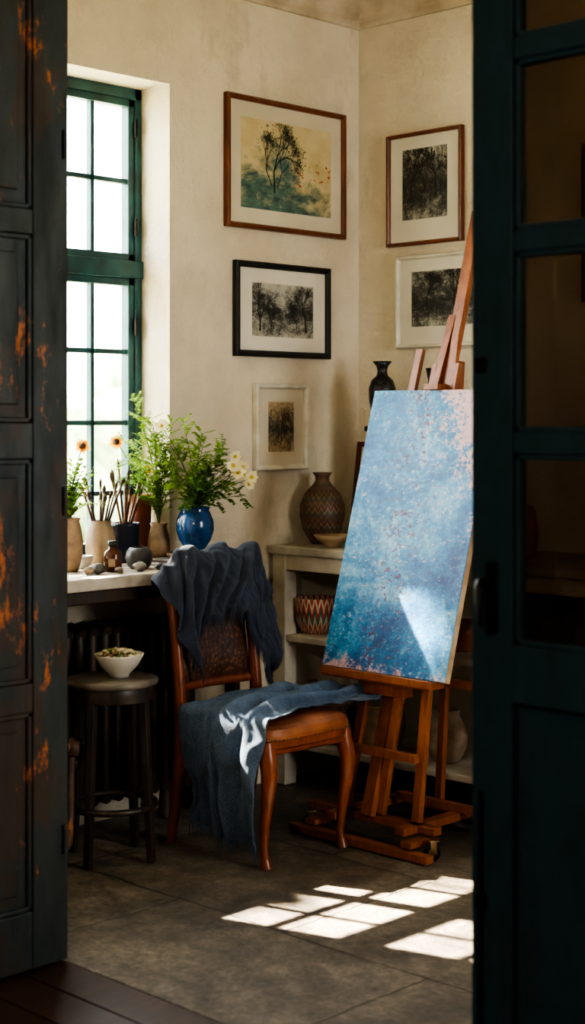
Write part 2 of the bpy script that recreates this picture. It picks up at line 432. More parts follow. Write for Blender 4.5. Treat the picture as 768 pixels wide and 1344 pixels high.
picture('framed_tree_painting', 'L', -.47, 2.597, .718, .55, .022, (.065, .065), m_frame_red, m_mat, art_tree(),
        trees=[(-.28, -.60, .090, pi2 + .05, .0055, 7, 2), (-.34, -.45, .07, pi2 + .5, .003, 6, 1), (-.22, -.45, .065, pi2 - .4, .003, 6, 1)], ink=M('tree_dark', (.016, .030, .022), (.05, .05, .03), 30, .9))
picture('framed_landscape_etching', 'L', -.494, 1.989, .569, .396, .026, (.075, .06), m_frame_blk, m_matw, art_bw('etching', 1., .34),
        trees=[(-.75, -.8, .05, pi2, .006, 7, 1), (.75, -.8, .055, pi2 + .1, .006, 7, 1), (-.4, -.7, .03, pi2, .003, 5, 1), (.42, -.7, .028, pi2, .003, 5, 1)])
picture('framed_small_print', 'L', -.506, 1.497, .316, .366, .022, (.06, .055), m_frame_wht, m_mat, art_bw('sepia_print', 1.4, .33, (1, .72, .42)),
        trees=[(0, -.6, .04, pi2, .004, 5, 1)], ink=m_sepia)
picture('framed_forest_photograph', 'R', .393, 2.525, .416, .487, .016, (.068, .075), m_frame_red, m_matw, art_bw('forest_photo', 1.2, .41), aoff=(0, .02),
        trees=[(-.6, -.5, .08, pi2, .006, 5, 2), (.5, -.4, .09, pi2, .005, 5, 2), (.0, -.3, .05, pi2, .003, 5, 2)])
picture('framed_river_photograph', 'R', .49, 2.037, .50, .40, .016, (.065, .065), m_frame_wht, m_matw, art_bw('river_photo', 1., .40), aoff=(0, .01),
        trees=[(-.5, -.4, .05, pi2, .005, 6, 3), (.4, -.3, .05, pi2, .005, 6, 3)])
picture('framed_portrait', 'R', 1.45, 2.3, .5, .62, .03, (.05, .05), m_frame_red, m_mat, art_bw('portrait_print', 2., .35, (1, .8, .6)))
b = MB(); R = Matrix.Rotation(math.radians(-8), 3, 'X')
def lf(x0, x1, z0, z1, y0, y1, m): 
    vs = [R @ V((x, y, z)) + V((.17, -.125, 1.003)) for x in (x0, x1) for z in (z0, z1) for y in (y0, y1)]
    b.add(vs, [(0, 1, 3, 2), (4, 6, 7, 5), (0, 4, 5, 1), (2, 3, 7, 6), (0, 2, 6, 4), (1, 5, 7, 3)], m)
lf(-.11, -.088, 0, .43, -.012, .012, 0); lf(.088, .11, 0, .43, -.012, .012, 0); lf(-.11, .11, 0, .022, -.012, .012, 0); lf(-.11, .11, .408, .43, -.012, .012, 0)
lf(-.09, .09, .02, .41, -.002, .006, 1)
b.build('leaning_picture_frame', [m_frame_red, m_mat], .002)

# ------------------------------------------------------------------ doors
def door_right():
    b = MB(); x0, x1, y0, y1, zt = 2.64, 3.84, -2.565, -2.52, 2.93
    b.bx(x0, x0 + .105, y0, y1, .01, zt); b.bx(x1 - .105, x1, y0, y1, .01, zt)
    xi, xj = x0 + .105, x1 - .105
    b.bx(xi, xj, y0, y1, .01, .16); b.bx(xi, xj, y0, y1, .94, 1.06); b.bx(xi, xj, y0, y1, 2.80, zt)
    for z in (1.48, 1.90, 2.30): b.bx(xi, xj, y0 + .005, y1 - .005, z - .022, z + .022)
    xm = (xi + xj) / 2; b.bx(xm - .02, xm + .02, y0 + .005, y1 - .005, .16, 2.80)
    for a, c in ((xi, xm - .02), (xm + .02, xj)):
        b.bx(a, c, y0 + .022, y1 - .016, .16, .94)
        b.bx(a + .05, c - .05, y0 + .008, y1 - .008, .22, .88)
        for zz0, zz1 in ((1.06, 1.458), (1.502, 1.878), (1.922, 2.278), (2.322, 2.8)):
            for (p, q, r, s) in ((a, a + .012, zz0, zz1), (c - .012, c, zz0, zz1), (a, c, zz0, zz0 + .012), (a, c, zz1 - .012, zz1)):
                b.bx(p, q, y0 + .01, y1 - .01, r, s)
    b.bx(x0 + .040, x0 + .070, y0 - .006, y0, 1.08, 1.23, 1)
    b.tube([(x0 + .055, y0 - .004, 1.19), (x0 + .055, y0 - .045, 1.19), (x0 + .058, y0 - .052, 1.18), (x0 + .062, y0 - .050, 1.10)], [.010, .009, .009, .007], 1, 10)
    b.bx(x0 + .01, x0 + .04, y0 - .010, y0, 1.63, 1.66, 1)
    b.tube([(x0 + .03, y0 - .012, .2), (x0 + .03, y0 - .012, .75)], .005, 1); b.bx(x0 + .018, x0 + .042, y0 - .015, y0, .5, .53, 1)
    d = b.build('door_1', [m_doorR, m_iron], .004)
    b = MB(); b.bx(xi, xj, -2.544, -2.541, 1.06, 2.80); b.build('door_panes', m_dglass, parent=d)
door_right()
def door_left():
    b = MB(); y0, y1, xa, xb, zt = -3.72, -2.505, 1.115, 1.16, 2.93
    b.bx(xa, xb, y1 - .12, y1, .01, zt); b.bx(xa, xb, y0, y0 + .12, .01, zt)
    ym = (y0 + y1) / 2; b.bx(xa, xb, ym - .05, ym + .05, .01, zt)
    cols = ((y0 + .12, ym - .05), (ym + .05, y1 - .12))
    rails = [(.01, .17), (.72, .80), (1.42, 1.52), (2.04, 2.11), (2.80, zt)]
    for a, c in cols:
        for z0, z1 in rails: b.bx(xa, xb, a, c, z0, z1)
        for i in range(4):
            z0, z1 = rails[i][1], rails[i + 1][0]
            b.bx(xa + .014, xb - .014, a, c, z0, z1)
            b.bx(xa + .006, xb - .006, a + .045, c - .045, z0 + .05, z1 - .05)
            for (p, q, r, s) in ((a, a + .015, z0, z1), (c - .015, c, z0, z1), (a, c, z0, z0 + .015), (a, c, z1 - .015, z1)):
                b.bx(xa + .008, xb - .004, p, q, r, s)
    for z in (.35, 1.3, 2.3): b.tube([(1.164, y1 - .014, z - .04), (1.164, y1 - .014, z + .04)], .007, 0)
    b.build('door_2', [m_doorL, m_iron], .004)
door_left()

# ------------------------------------------------------------------ painting & easel
def art_blue():
    g = G('blue_abstract_painting'); c = g.co('Generated'); s = g.sep(c); oc = g.map(c, (.6, 1, 1.05))
    n1 = g.noise(2.4, oc, 8, .68, .5); n2 = g.noise(9, g.map(oc, (1.7, 1, .7)), 10, .8); n3 = g.noise(48, oc, 6, .75)
    v = g.math('ADD', g.math('ADD', g.math('MULTIPLY', n1, .75), g.math('MULTIPLY', n2, .42)), g.math('MULTIPLY', g.math('SUBTRACT', n3, .5), .30))
    col = g.ramp(v, [(.43, (.008, .055, .18)), (.52, (.016, .13, .33)), (.59, (.04, .24, .48)), (.68, (.18, .42, .62)), (.80, (.48, .66, .76))])
    lt = g.math('ADD', s[2], g.math('MULTIPLY', g.math('SUBTRACT', 1., s[0]), .6))
    col = g.mix(g.math('MULTIPLY', g.ramp(g.math('ADD', lt, g.math('MULTIPLY', n1, .8)), [(1.1, 0.), (1.8, .45)]), g.ramp(n2, [(.40, .0), (.60, 1.)])), col, (.30, .50, .65))
    n2b = g.math('ADD', g.math('MULTIPLY', n2, .9), g.math('MULTIPLY', n3, .6))
    pr = g.math('SUBTRACT', g.math('ADD', g.math('MULTIPLY', s[0], .75), g.math('MULTIPLY', s[2], 1.)), 1.15)
    m1 = g.ramp(g.math('ADD', g.math('MULTIPLY', pr, .60), n2b), [(.89, 0.), (.95, .85)])
    pl = g.math('SUBTRACT', g.math('SUBTRACT', .08, s[2]), g.math('MULTIPLY', s[0], .04))
    m2 = g.ramp(g.math('ADD', g.math('MULTIPLY', pl, 3.0), n2b), [(.87, 0.), (.95, .85)])
    col = g.mix(g.math('MAXIMUM', m1, m2), col, g.ramp(n3, [(.3, (.54, .27, .27)), (.7, (.78, .54, .50))]))
    band = g.ramp(g.math('ABSOLUTE', g.math('SUBTRACT', s[0], .45)), [(.06, 1.), (.30, 0.)])
    sp = g.math('MULTIPLY', g.ramp(g.noise(50, g.map(oc, (1, 1, .6)), 5, .75), [(.53, 0.), (.57, 1.)]), g.math('MULTIPLY', band, g.ramp(n2, [(.42, 0.), (.52, 1.)])))
    col = g.mix(sp, col, (.10, .045, .10))
    sw = g.ramp(g.noise(60, g.map(oc, (1, 1, 1), (4, 2, 1)), 4, .7), [(.605, 0.), (.63, .95)])
    col = g.mix(g.math('MULTIPLY', sw, g.ramp(n1, [(.42, .25), (.6, 1.)])), col, (.76, .60, .56))
    g.set(col, .40); g.bump(g.math('ADD', n2, n3), .6, .003)
    return g.m
es = empty('artist_easel', (.94, -.80, 0))
LEAN = .29; cx0, cx1 = .645, 1.235; zb, zh = .605, 1.035
ycan = lambda z: -.92 + LEAN * (z - zb)
ct = empty('abstract_canvas_painting', (.94, ycan(zb), zb))
nrm = V((0, -1, LEAN)).normalized(); upv = V((0, LEAN, 1)).normalized()
b = MB()
P = lambda x, l, o: V((x, ycan(zb), zb)) + upv * l + nrm * o
L = zh / upv.z
def cbx(b, x0, x1, l0, l1, o0, o1, m):
    vs = [P(x, l, o) for x in (x0, x1) for l in (l0, l1) for o in (o0, o1)]
    b.add(vs, [(0, 1, 3, 2), (4, 6, 7, 5), (0, 4, 5, 1), (2, 3, 7, 6), (0, 2, 6, 4), (1, 5, 7, 3)], m)
cbx(b, cx0, cx1, 0, L, -.004, .0, 0); o = b.build('painted_canvas', art_blue(), parent=ct)
b = MB()
cbx(b, cx0 + .001, cx0 + .045, 0, L, -.032, -.0045, 0); cbx(b, cx1 - .045, cx1 - .001, 0, L, -.032, -.0045, 0)
cbx(b, cx0 + .045, cx1 - .045, 0, .045, -.032, -.0045, 0); cbx(b, cx0 + .045, cx1 - .045, L - .045, L, -.032, -.0045, 0)
cbx(b, cx0 + .045, cx1 - .045, L / 2 - .02, L / 2 + .02, -.032, -.006, 0)
b.build('stretcher_frame', M('raw_canvas_edge', (.50, .38, .24), (.32, .2, .11), 12, .7), parent=ct)
b = MB(); side = (1, 0, 0)
def yl(z, off=0.): return ycan(z) + off
def lbeam(x0, z0, x1, z1, off, w, t, m=0, **k): b.beam((x0, yl(z0, off), z0), (x1, yl(z1, off), z1), w, t, m, side=side, **k)
lbeam(.94, .10, .94, 2.34, .075, .05, .028)
lbeam(.885, .55, .885, 1.74, .055, .022, .024); lbeam(.995, .55, .995, 1.74, .055, .022, .024)
b.beam((.905, yl(1.66, .05), 1.66), (.915, yl(1.93, .07), 1.93), .035, .02, 0, side)
b.beam((.985, yl(1.60, .05), 1.60), (.955, yl(1.86, .06), 1.86), .035, .02, 0, side)
b.beam((.79, yl(1.50, .05), 1.50), (.79, yl(1.80, .06), 1.80), .035, .02, 0, side)
b.beam((.70, yl(1.52, .052), 1.52), (1.18, yl(1.52, .052), 1.52), .02, .045, 0, (0, 1, .29))
b.box((.94, yl(1.645, 0.01), 1.652), (.07, .06, .022), 0)
b.box((.94, yl(zb, -.0), zb - .016), (.52, .085, .026), 0); b.box((.94, yl(zb, -.045), zb - .008), (.52, .012, .028), 0)
b.box((.94, yl(.55, .04), .55), (.22, .05, .05), 0)
for xt, xb_ in ((.86, .80), (1.02, .97), (1.14, 1.14)):
    b.beam((xt, yl(.585, .03), .585), (xb_, -.955, .105), .035, .025, 0, side)
b.beam((.81, yl(.33, .035), .33), (1.15, yl(.33, .035), .33), .022, .03, 0, (0, 1, 0))
b.box((.925, -.945, .085), (.60, .045, .028), 0); b.box((.955, -1.06, .020), (.66, .04, .028), 0)
for x in (.72, 1.18): b.box((x, -1.0, .052), (.05, .13, .02), 0)
for x in (.80, 1.13): b.box((x, -.82, .085), (.045, .44, .028), 0)
b.box((1.16, -.645, .085), (.62, .045, .03), 0); b.box((1.16, -.72, .115), (.62, .03, .03), 0)
b.beam((.97, yl(1.75, .09), 1.75), (.985, -.64, .1), .03, .026, 0, side); b.beam((1.0, yl(1.62, .1), 1.62), (1.27, -.64, .1), .034, .028, 0, side)
b.beam((.99, -.65, .55), (1.21, -.65, .55), .02, .03, 0, (0, 1, 0))
for p in ((.94, yl(1.30, .10), 1.3), (.94, yl(.56, .10), .56), (1.16, yl(1.70, .08), 1.52)):
    b.tube([p, (p[0], p[1] + .035, p[2])], .016, 1, 12)
def caster(x, y, a):
    d = V((math.cos(a), math.sin(a), 0)); n = V((-d.y, d.x, 0)); c = V((x, y, .030)); R = Matrix.Rotation(a, 3, 'Z')
    b.tube([c - d * .011, c + d * .011], .030, 2, 22); b.tube([c - d * .019, c + d * .019], .014, 1, 12)
    for s_ in (-1, 1): b.box(c + d * .0165 * s_ + n * .006 + V((0, 0, .018)), (.004, .022, .05), 1, R)
    b.box(c + n * .008 + V((0, 0, .041)), (.040, .034, .005), 1, R)
for c in ((.655, -1.0, -.7), (1.245, -1.0, -.9), (.98, -.60, -.7), (1.44, -.60, -.7)): caster(*c)
o = b.build('easel_frame', [m_easel, m_brass, m_iron], .004); par(o, es)

# ------------------------------------------------------------------ chair
CX = .03
ch = empty('upholstered_dining_chair', (.68, -1.29, 0))
YA, YB = -1.50, -1.08; YM = (YA + YB) / 2
def seat_outline(k, n=40):
    pts = []
    for i in range(n):
        a = 2 * math.pi * i / n
        ca, sa = math.cos(a), math.sin(a)
        e = .38
        x = math.copysign(abs(ca) ** e, ca); y = math.copysign(abs(sa) ** e, sa)
        wid = .215 + .022 * x
        pts.append((.67 + x * .25 * k + (.01 * (1 - y * y) if x > .5 else 0), YM + y * wid * k))
    return pts
b = MB(); n = 40
layers = [(.96, .405), (1., .412), (1., .435), (1.015, .44), (1.02, .455), (.99, .474), (.92, .484), (.75, .491), (.45, .495), (.05, .497)]
vs = []
for k, z in layers: vs += [(x, y, z) for x, y in seat_outline(k, n)]
for i in range(len(layers) - 1):
    b.add([vs[j] for j in range(i * n, (i + 2) * n)], [(k, (k + 1) % n, n + (k + 1) % n, n + k) for k in range(n)], 0 if i >= 3 else 1, True)
b.add(vs[:n][::-1], [tuple(range(n))], 1); b.add(vs[-n:], [tuple(range(n))], 0)
for x, y in seat_outline(1.022, 90): b.blob((x, y, .441), .0035, 2, 0, 0, nu=6, nv=4)
par(b.build('seat', [m_leather, m_chairw, m_brass]), ch)
b = MB()
for sgn, y in ((-1, YA + .02), (1, YB - .02)):
    b.tube([(.885, y, .43), (.892, y + sgn * .002, .38), (.905, y + sgn * .006, .33), (.898, y + sgn * .006, .25), (.880, y + sgn * .003, .15), (.872, y, .06), (.882, y, .018), (.888, y, 0)],
           [.028, .031, .030, .024, .018, .015, .019, .020], 0, 12)
    b.tube([(.39, y + sgn * .0, 0), (.412, y, .12), (.435, y, .28), (.445, y, .42), (.44, y, .55), (.425, y, .70), (.405, y, .84), (.385, y, .935)],
           [.018, .020, .023, .026, .023, .021, .021, .019], 0, 12)
    b.tube([(.44, y, .395), (.88, y, .395)], .02, 0, 8)
b.tube([(.885, YA + .02, .40), (.89, YB - .02, .40)], .02, 0, 8)
def back_pt(y, z):
    u = (y - YM) / .2
    x = .445 - .075 * max(0, (z - .45)) / .48 - .02 * (1 - u * u)
    return V((x, y, z))
for z, r, dome in ((.56, .016, 0), (.935, .022, .02)):
    ys = [YA + .02 + (YB - YA - .04) * i / 10 for i in range(11)]
    b.tube([back_pt(y, z + dome * (1 - ((y - YM) / .2) ** 2)) for y in ys], r, 0, 10)
par(b.build('wooden_frame', m_chairw), ch)
b = MB(); nn = 14; rows = 10; gv = []
for sd in (1, -1):
    for j in range(rows + 1):
        for i in range(nn + 1):
            y = YA + .035 + (YB - YA - .07) * i / nn; z = .575 + .335 * j / rows
            p = back_pt(y, z); puff = .022 * (1 - (2 * i / nn - 1) ** 6) * (1 - (2 * j / rows - 1) ** 6) + .004
            gv.append(p + V((puff * sd, 0, 0)))
N1 = (nn + 1) * (rows + 1)
for sd in (0, 1):
    for j in range(rows):
        for i in range(nn):
            a = sd * N1 + j * (nn + 1) + i; q = (a, a + 1, a + nn + 2, a + nn + 1)
            b.f.append(q if sd == 0 else q[::-1]); b.mi.append(0); b.sm.append(True)
b.v = [tuple(p) for p in gv]
g = G('tooled_leather'); v = g.vor(60); n_ = g.noise(12)
g.set(g.mix(g.ramp(v, [(.2, 0.), (.5, .7)]), g.ramp(n_, [(.3, (.09, .036, .02)), (.7, (.22, .085, .042))]), (.03, .016, .012)), .4); g.bump(v, .6, .004)
par(b.build('back_upholstery', g.m), ch)
ch.location.x += CX

# ------------------------------------------------------------------ cloth simulation, baked to static meshes
def collider(x0, x1, y0, y1, z0, z1):
    b = MB()
    b.bx(x0, x1, y0, y1, z0, z1); o = b.build('tmp_collider', m_iron)
    md = o.modifiers.new('c', 'COLLISION'); o.collision.thickness_outer = .006; o.collision.thickness_inner = .02; o.collision.cloth_friction = 40; o.collision.damping = .6
    return o
def drape(name, nu, nv, pos, cols, frames, mat, pin=None, mass=.25, bend=.4, thick=.006, fringe=(), relax=2):
    me = bpy.data.meshes.new(name)
    vs = [pos(i / nu, j / nv) for j in range(nv + 1) for i in range(nu + 1)]
    fs = [(j * (nu + 1) + i, j * (nu + 1) + i + 1, (j + 1) * (nu + 1) + i + 1, (j + 1) * (nu + 1) + i) for j in range(nv) for i in range(nu)]
    me.from_pydata(vs, [], fs); ob = bpy.data.objects.new(name, me); S.collection.objects.link(ob)
    if pin:
        vg = ob.vertex_groups.new(name='pin')
        for j in range(nv + 1):
            for i in range(nu + 1):
                if pin(i / nu, j / nv): vg.add([j * (nu + 1) + i], 1., 'ADD')
    cm = ob.modifiers.new('cloth', 'CLOTH'); st = cm.settings
    st.quality = 5; st.mass = mass; st.tension_stiffness = 12; st.compression_stiffness = 12; st.shear_stiffness = 4; st.bending_stiffness = bend
    st.air_damping = 2.
    if pin: st.vertex_group_mass = 'pin'; st.pin_stiffness = .6
    cs = cm.collision_settings; cs.distance_min = .006; cs.collision_quality = 2; cs.use_self_collision = True; cs.self_distance_min = .006; cs.self_friction = 8
    S.frame_start = 1; S.frame_end = frames
    cm.point_cache.frame_start = 1; cm.point_cache.frame_end = frames
    for f in range(1, frames + 1): S.frame_set(f)
    dg = bpy.context.evaluated_depsgraph_get()
    m2 = bpy.data.meshes.new_from_object(ob.evaluated_get(dg))
    co = [v.co.copy() for v in m2.vertices]
    bpy.data.objects.remove(ob)
    for c in cols: bpy.data.objects.remove(c)
    S.frame_set(1)
    W1 = nu + 1
    for _ in range(relax):
        nc = [c.copy() for c in co]
        for j in range(nv + 1):
            for i in range(nu + 1):
                nb = []
                if 0 < i < nu: nb += [co[j * W1 + i - 1], co[j * W1 + i + 1]]
                if 0 < j < nv: nb += [co[(j - 1) * W1 + i], co[(j + 1) * W1 + i]]
                if nb: nc[j * W1 + i] = co[j * W1 + i] * .5 + sum(nb, V((0, 0, 0))) / len(nb) * .5
        co = nc
    zs = [c.z for c in co]; print('CLOTH', name, len(co), min(zs), max(zs))
    e = empty(name, (sum(c.x for c in co) / len(co), sum(c.y for c in co) / len(co), min(zs)))
    b = MB(); b.add(co, fs, 0, True)
    o = b.build('fabric', mat)
    sd = o.modifiers.new('s', 'SOLIDIFY'); sd.thickness = thick; sd.offset = 0
    sb = o.modifiers.new('sub', 'SUBSURF'); sb.levels = 1; sb.render_levels = 2
    par(o, e)
    b = MB(); rnd = random.Random(4)
    for edge in fringe:
        if edge in ('v0', 'v1'):
            j = 0 if edge == 'v0' else nv; jj = 2 if edge == 'v0' else nv - 2
            ids = [(j * W1 + i, jj * W1 + i) for i in range(0, nu + 1)]
        else:
            i = 0 if edge == 'u0' else nu; ii = 2 if edge == 'u0' else nu - 2
            ids = [(j * W1 + i, j * W1 + ii) for j in range(0, nv + 1)]
        for k in range(len(ids) - 1):
            for t in (0, .5):
                p = co[ids[k][0]].lerp(co[ids[k + 1][0]], t); q = co[ids[k][1]].lerp(co[ids[k + 1][1]], t)
                d = (p - q).normalized() * .4 + V((rnd.uniform(-.12, .12), rnd.uniform(-.12, .12), -.8))
                l = rnd.uniform(.03, .045)
                b.tube([p, p + d * l * .5, p + d * l * .6 + V((0, 0, -l * .5))], [.0017, .0015, .0007], 0, 5)
    if fringe: par(b.build('fringe', mat), e)
    return e
mn = lambda x, y, z: mnoise.noise(V((x, y, z)))
# posts of the chair back stand at v = .16 and v = .71
def pos1(u, v):
    y = -1.62 + v * .76 + .02 * mn(u * 3, v * 3, 9)
    vl = max(0, (.30 - v) / .30); vr = max(0, (v - .60) / .40)
    fl = .30 + .12 * vl + .24 * vr; rl = .10
    s = -rl + u * (fl + rl)
    r = .055
    if s < -r * 1.2: x, z = .385 - .018, 1.015 + (s + r * 1.2)
    elif s < r * 1.6:
        t = (s + r * 1.2) / (r * 2.8); x, z = .367 + .11 * t, 1.015 + .045 * math.sin(math.pi * t)
    else: x, z = .477 + (s - r * 1.6) * .25, 1.015 - (s - r * 1.6) * .96
    drop = max(0, (.12 - v)) * .5 + max(0, (v - .74)) * .5
    fold = .032 * math.sin(v * 27 + u * 9 + 5 * mn(u * 1.3, v * 1.8, 1)) + .012 * mn(u * 4, v * 6, 2)
    if s > -r: x += (abs(fold) * 1.4 + .01) * min(1, (s + r) / .08); z += fold * .5
    return (x, y, z - drop)
c1 = [collider(.37 + CX, .425 + CX, YA - .005, YB + .005, .56, .955), collider(.43 + CX, .93 + CX, YA, YB, .40, .49), collider(-.1, .35, -2.4, -1.0, .85, .972)]
drape('charcoal_shawl', 46, 84, pos1, c1, 32, m_shawl, pin=lambda u, v: abs(u - .28) < .03 and .19 < v < .67, fringe=('u1',), bend=.8, relax=2)
def pos2(u, v):
    y = -1.90 + v * 1.14 + .02 * mn(u * 3, v * 5, 3)
    x0, x1 = .50 + .03 * mn(v * 4, 0, 1), .86 + .10 * (1 - v) ** 2 + .04 * mn(v * 4, 5, 1)
    x = x0 + u * (x1 - x0)
    z = .56 + .038 * math.sin(u * 19 + v * 6 + 8 * mn(u * 1.3, v * 2., 7)) + .024 * mn(u * 4, v * 6, 5)
    return (x, y, z)
c2 = [collider(.44 + CX, .915 + CX, YA - .005, YB + .005, .40, .497), collider(-1, 3, -3, 1, -.1, 0.0), collider(.37 + CX, .44 + CX, YA, YB, .3, .9), collider(.60, 1.25, -1.0, -.7, 0, .5)]
drape('blue_throw_blanket', 46, 92, pos2, c2, 42, m_throw, fringe=('v0', 'v1'), bend=1.2, relax=1)

# ------------------------------------------------------------------ stool + bowl
SC = V((.425, -1.755, 0))
b = MB()
b.lathe([(0, .605), (.150, .605), (.160, .610), (.163, .620), (.160, .628), (.150, .630), (.0, .629)], SC, 1, 48)
b.lathe([(.130, .555), (.142, .555), (.142, .606), (.130, .606)], SC, 0, 40)
for k in range(4):
    a = math.radians(20 + 90 * k); d = V((math.cos(a), math.sin(a), 0))
    b.beam(SC + d * .125 + V((0, 0, .60)), SC + d * .158, .030, .030, 0, side=d, w2=.024, t2=.024)
ring = [SC + V((math.cos(t * math.pi / 16) * .152, math.sin(t * math.pi / 16) * .152, .19)) for t in range(33)]
b.tube(ring, .012, 0, 8)
b.build('round_wooden_stool', [m_darkwood, m_stooltop], .002)
def ceramic(name, c1, c2, sc=8, rough=.3, bump=.1): return M(name, c1, c2, sc, rough, bump, 60)
m_porc = ceramic('white_porcelain', (.70, .66, .58), (.6, .54, .46))
b = MB(); bc = V((.435, -1.73, .63))
b.lathe([(0, 0), (.034, 0), (.036, .010), (.042, .016), (.066, .040), (.084, .074), (.087, .080), (.083, .079), (.064, .045), (.040, .022), (0, .018)], bc, 0, 40)
rnd = random.Random(2)
for i in range(90):
    a, r = rnd.uniform(0, 6.28), .070 * math.sqrt(rnd.random())
    p = bc + V((r * math.cos(a), r * math.sin(a), .068 + .026 * (1 - (r / .07) ** 2) + rnd.uniform(-.004, .006)))
    b.blob(p, rnd.uniform(.007, .012), rnd.choice((1, 1, 2, 3)), i, .5, (1, 1, .7), 7, 5)
b.build('bowl_of_potpourri', [m_porc, M('petal_cream', (.62, .50, .30)), M('petal_brown', (.22, .12, .05)), M('petal_green', (.16, .22, .06))])

# ------------------------------------------------------------------ pottery
def pot(name, prof, loc, mat, seg=40, wob=0.): 
    b = MB(); b.lathe(prof, loc, 0, seg, wob); return b.build(name, mat)
def hollow(outer, t=.005, depth=.6):
    z1 = outer[-1][1]
    inn = [(max(r - t, .001), z) for r, z in outer if z > z1 * (1 - depth)][::-1]
    return [(0, 0)] + outer + inn + [(0, inn[-1][1] - .001)]
CT = .97
m_tan = ceramic('tan_stoneware', (.36, .235, .13), (.16, .10, .06), 14, .5, .3)
m_tan2 = ceramic('buff_stoneware', (.40, .28, .16), (.20, .13, .075), 9, .45, .3)
m_terr = ceramic('terracotta', (.38, .13, .06), (.22, .075, .04), 9, .7, .3)
m_blue = ceramic('cobalt_glaze', (.020, .085, .23), (.004, .022, .065), 16, .12, .1)
m_navy = ceramic('navy_glaze', (.012, .022, .045), (.006, .009, .016), 9, .25)
m_gry = ceramic('grey_stoneware', (.07, .065, .06), (.03, .028, .027), 9, .45, .3)
g = G('amber_glass'); g.set((.09, .03, .015), .08); m_amber = g.m
m_stem = M('stem_green', (.10, .19, .035), (.06, .11, .02))
def leafmat(name, c1, c2, tr_=.45):
    g = G(name); f = g.noise(12); g.set(g.ramp(f, [(.35, c2), (.65, c1)]), .5)
    tr = g.n('ShaderNodeBsdfTranslucent'); tr.inputs[0].default_value = (*[min(1, x * 1.6) for x in c1], 1)
    mx = g.n('ShaderNodeMixShader'); mx.inputs[0].default_value = tr_
    g.t.links.new(g.b.outputs[0], mx.inputs[1]); g.t.links.new(tr.outputs[0], mx.inputs[2])
    g.t.links.new(mx.outputs[0], g.t.nodes['Material Output'].inputs[0]); return g.m
m_leafy = leafmat('leaf_fresh', (.22, .33, .035), (.10, .19, .02)); m_leafd = leafmat('leaf_mid', (.10, .20, .03), (.045, .11, .018))
m_petw = leafmat('petal_white', (.80, .73, .48), (.70, .58, .30), .3); m_pety = leafmat('petal_orange', (.85, .33, .01), (.70, .20, .01), .35)
m_core = M('flower_core', (.07, .035, .015)); m_corey = M('flower_core_yellow', (.6, .4, .05))
PM = [m_stem, m_leafy, m_leafd, m_petw, m_pety, m_core, m_corey]
def curve(p, q, sag, n=8):
    p, q = V(p), V(q); out = []
    for i in range(n + 1):
        t = i / n
        xy = p.lerp(q, t ** 1.5); z = p.z + (q.z - p.z) * (t ** (1 / 1.25)) + sag * math.sin(t * math.pi)
        out.append(V((xy.x, xy.y, z)))
    return out
def sprig(b, p, q, rnd, n=9, L=.03, W=.011, m=1, sag=.01, start=.3, sub=False):
    pts = curve(p, q, sag, 9); b.tube(pts, [.0022 - .0014 * i / 9 for i in range(10)], 0, 5)
    for i in range(n):
        t = start + (1 - start) * i / max(1, n - 1); k = min(8, int(t * 9)); f = t * 9 - k
        c = pts[k].lerp(pts[min(9, k + 1)], min(1, f)); d = (pts[min(9, k + 1)] - pts[k]).normalized()
        x, y = frame_of(d)
        for s in (-1, 1):
            a = rnd.uniform(0, 6.28) if sub else rnd.uniform(-.5, .5) + (0 if s > 0 else math.pi)
            dr = (d * rnd.uniform(.3, .9) + (x * math.cos(a) + y * math.sin(a)) * .9).normalized()
            if sub:
                ll = L * rnd.uniform(1.2, 2.2); e = c + dr * ll
                b.tube([c, c + dr * ll * .5 + V((0, 0, .003)), e], .0007, 0, 4)
                xx, yy = frame_of(dr)
                for j in range(5):
                    cc = c.lerp(e, .25 + .75 * j / 4)
                    for s2 in (-1, 1): b.leaf(cc, dr * .7 + xx * s2 * .8 + yy * rnd.uniform(-.4, .4), L * rnd.uniform(.5, .8) * (1.1 - .12 * j), W * .8, m)
            else: b.leaf(c, dr, L * rnd.uniform(.7, 1.2) * (1.15 - .5 * t), W * rnd.uniform(.8, 1.2), m)
def flower(b, c, nrm, r, mp, mc, n=13, rnd=random.Random(77), cr=.33):
    nrm = V(nrm).normalized(); x, y = frame_of(nrm)
    for i in range(n):
        a = 2 * math.pi * i / n + rnd.uniform(-.1, .1)
        b.leaf(V(c), (x * math.cos(a) + y * math.sin(a)) + nrm * rnd.uniform(.1, .5), r * rnd.uniform(.85, 1.1), r * 5.8 / n, mp, up=nrm)
    b.blob(V(c) + nrm * r * .12, r * cr, mc, 1, .1, nu=10, nv=6)
camd = V((.7, -.7, .15))
L0 = V((.085, -1.685, CT))
pe = MB(); pe.lathe(hollow([(.034, 0), (.040, .01), (.052, .06), (.055, .11), (.046, .165), (.040, .185), (.046, .198)]), L0, 7)
rnd = random.Random(5)
for i in range(26):
    a = rnd.uniform(0, 6.28); rr = rnd.uniform(.02, .10)
    sprig(pe, L0 + V((0, 0, .17)), L0 + V((rr * math.cos(a), rr * math.sin(a), .17 + rnd.uniform(.06, .25))), rnd, 8, .036, .016, rnd.choice((1, 2)), .01, .25)
fp = L0 + V((.02, .05, .46)); pe.tube(curve(L0 + V((0, 0, .17)), fp, 0), .002, 0, 5); flower(pe, fp, camd, .032, 4, 5, 16, rnd, .36)
pe.build('potted_daisy', PM + [m_tan])
pot('small_white_bowl', hollow([(.018, 0), (.022, .004), (.036, .025), (.042, .048)], .004), V((.03, -1.578, CT)), m_porc)
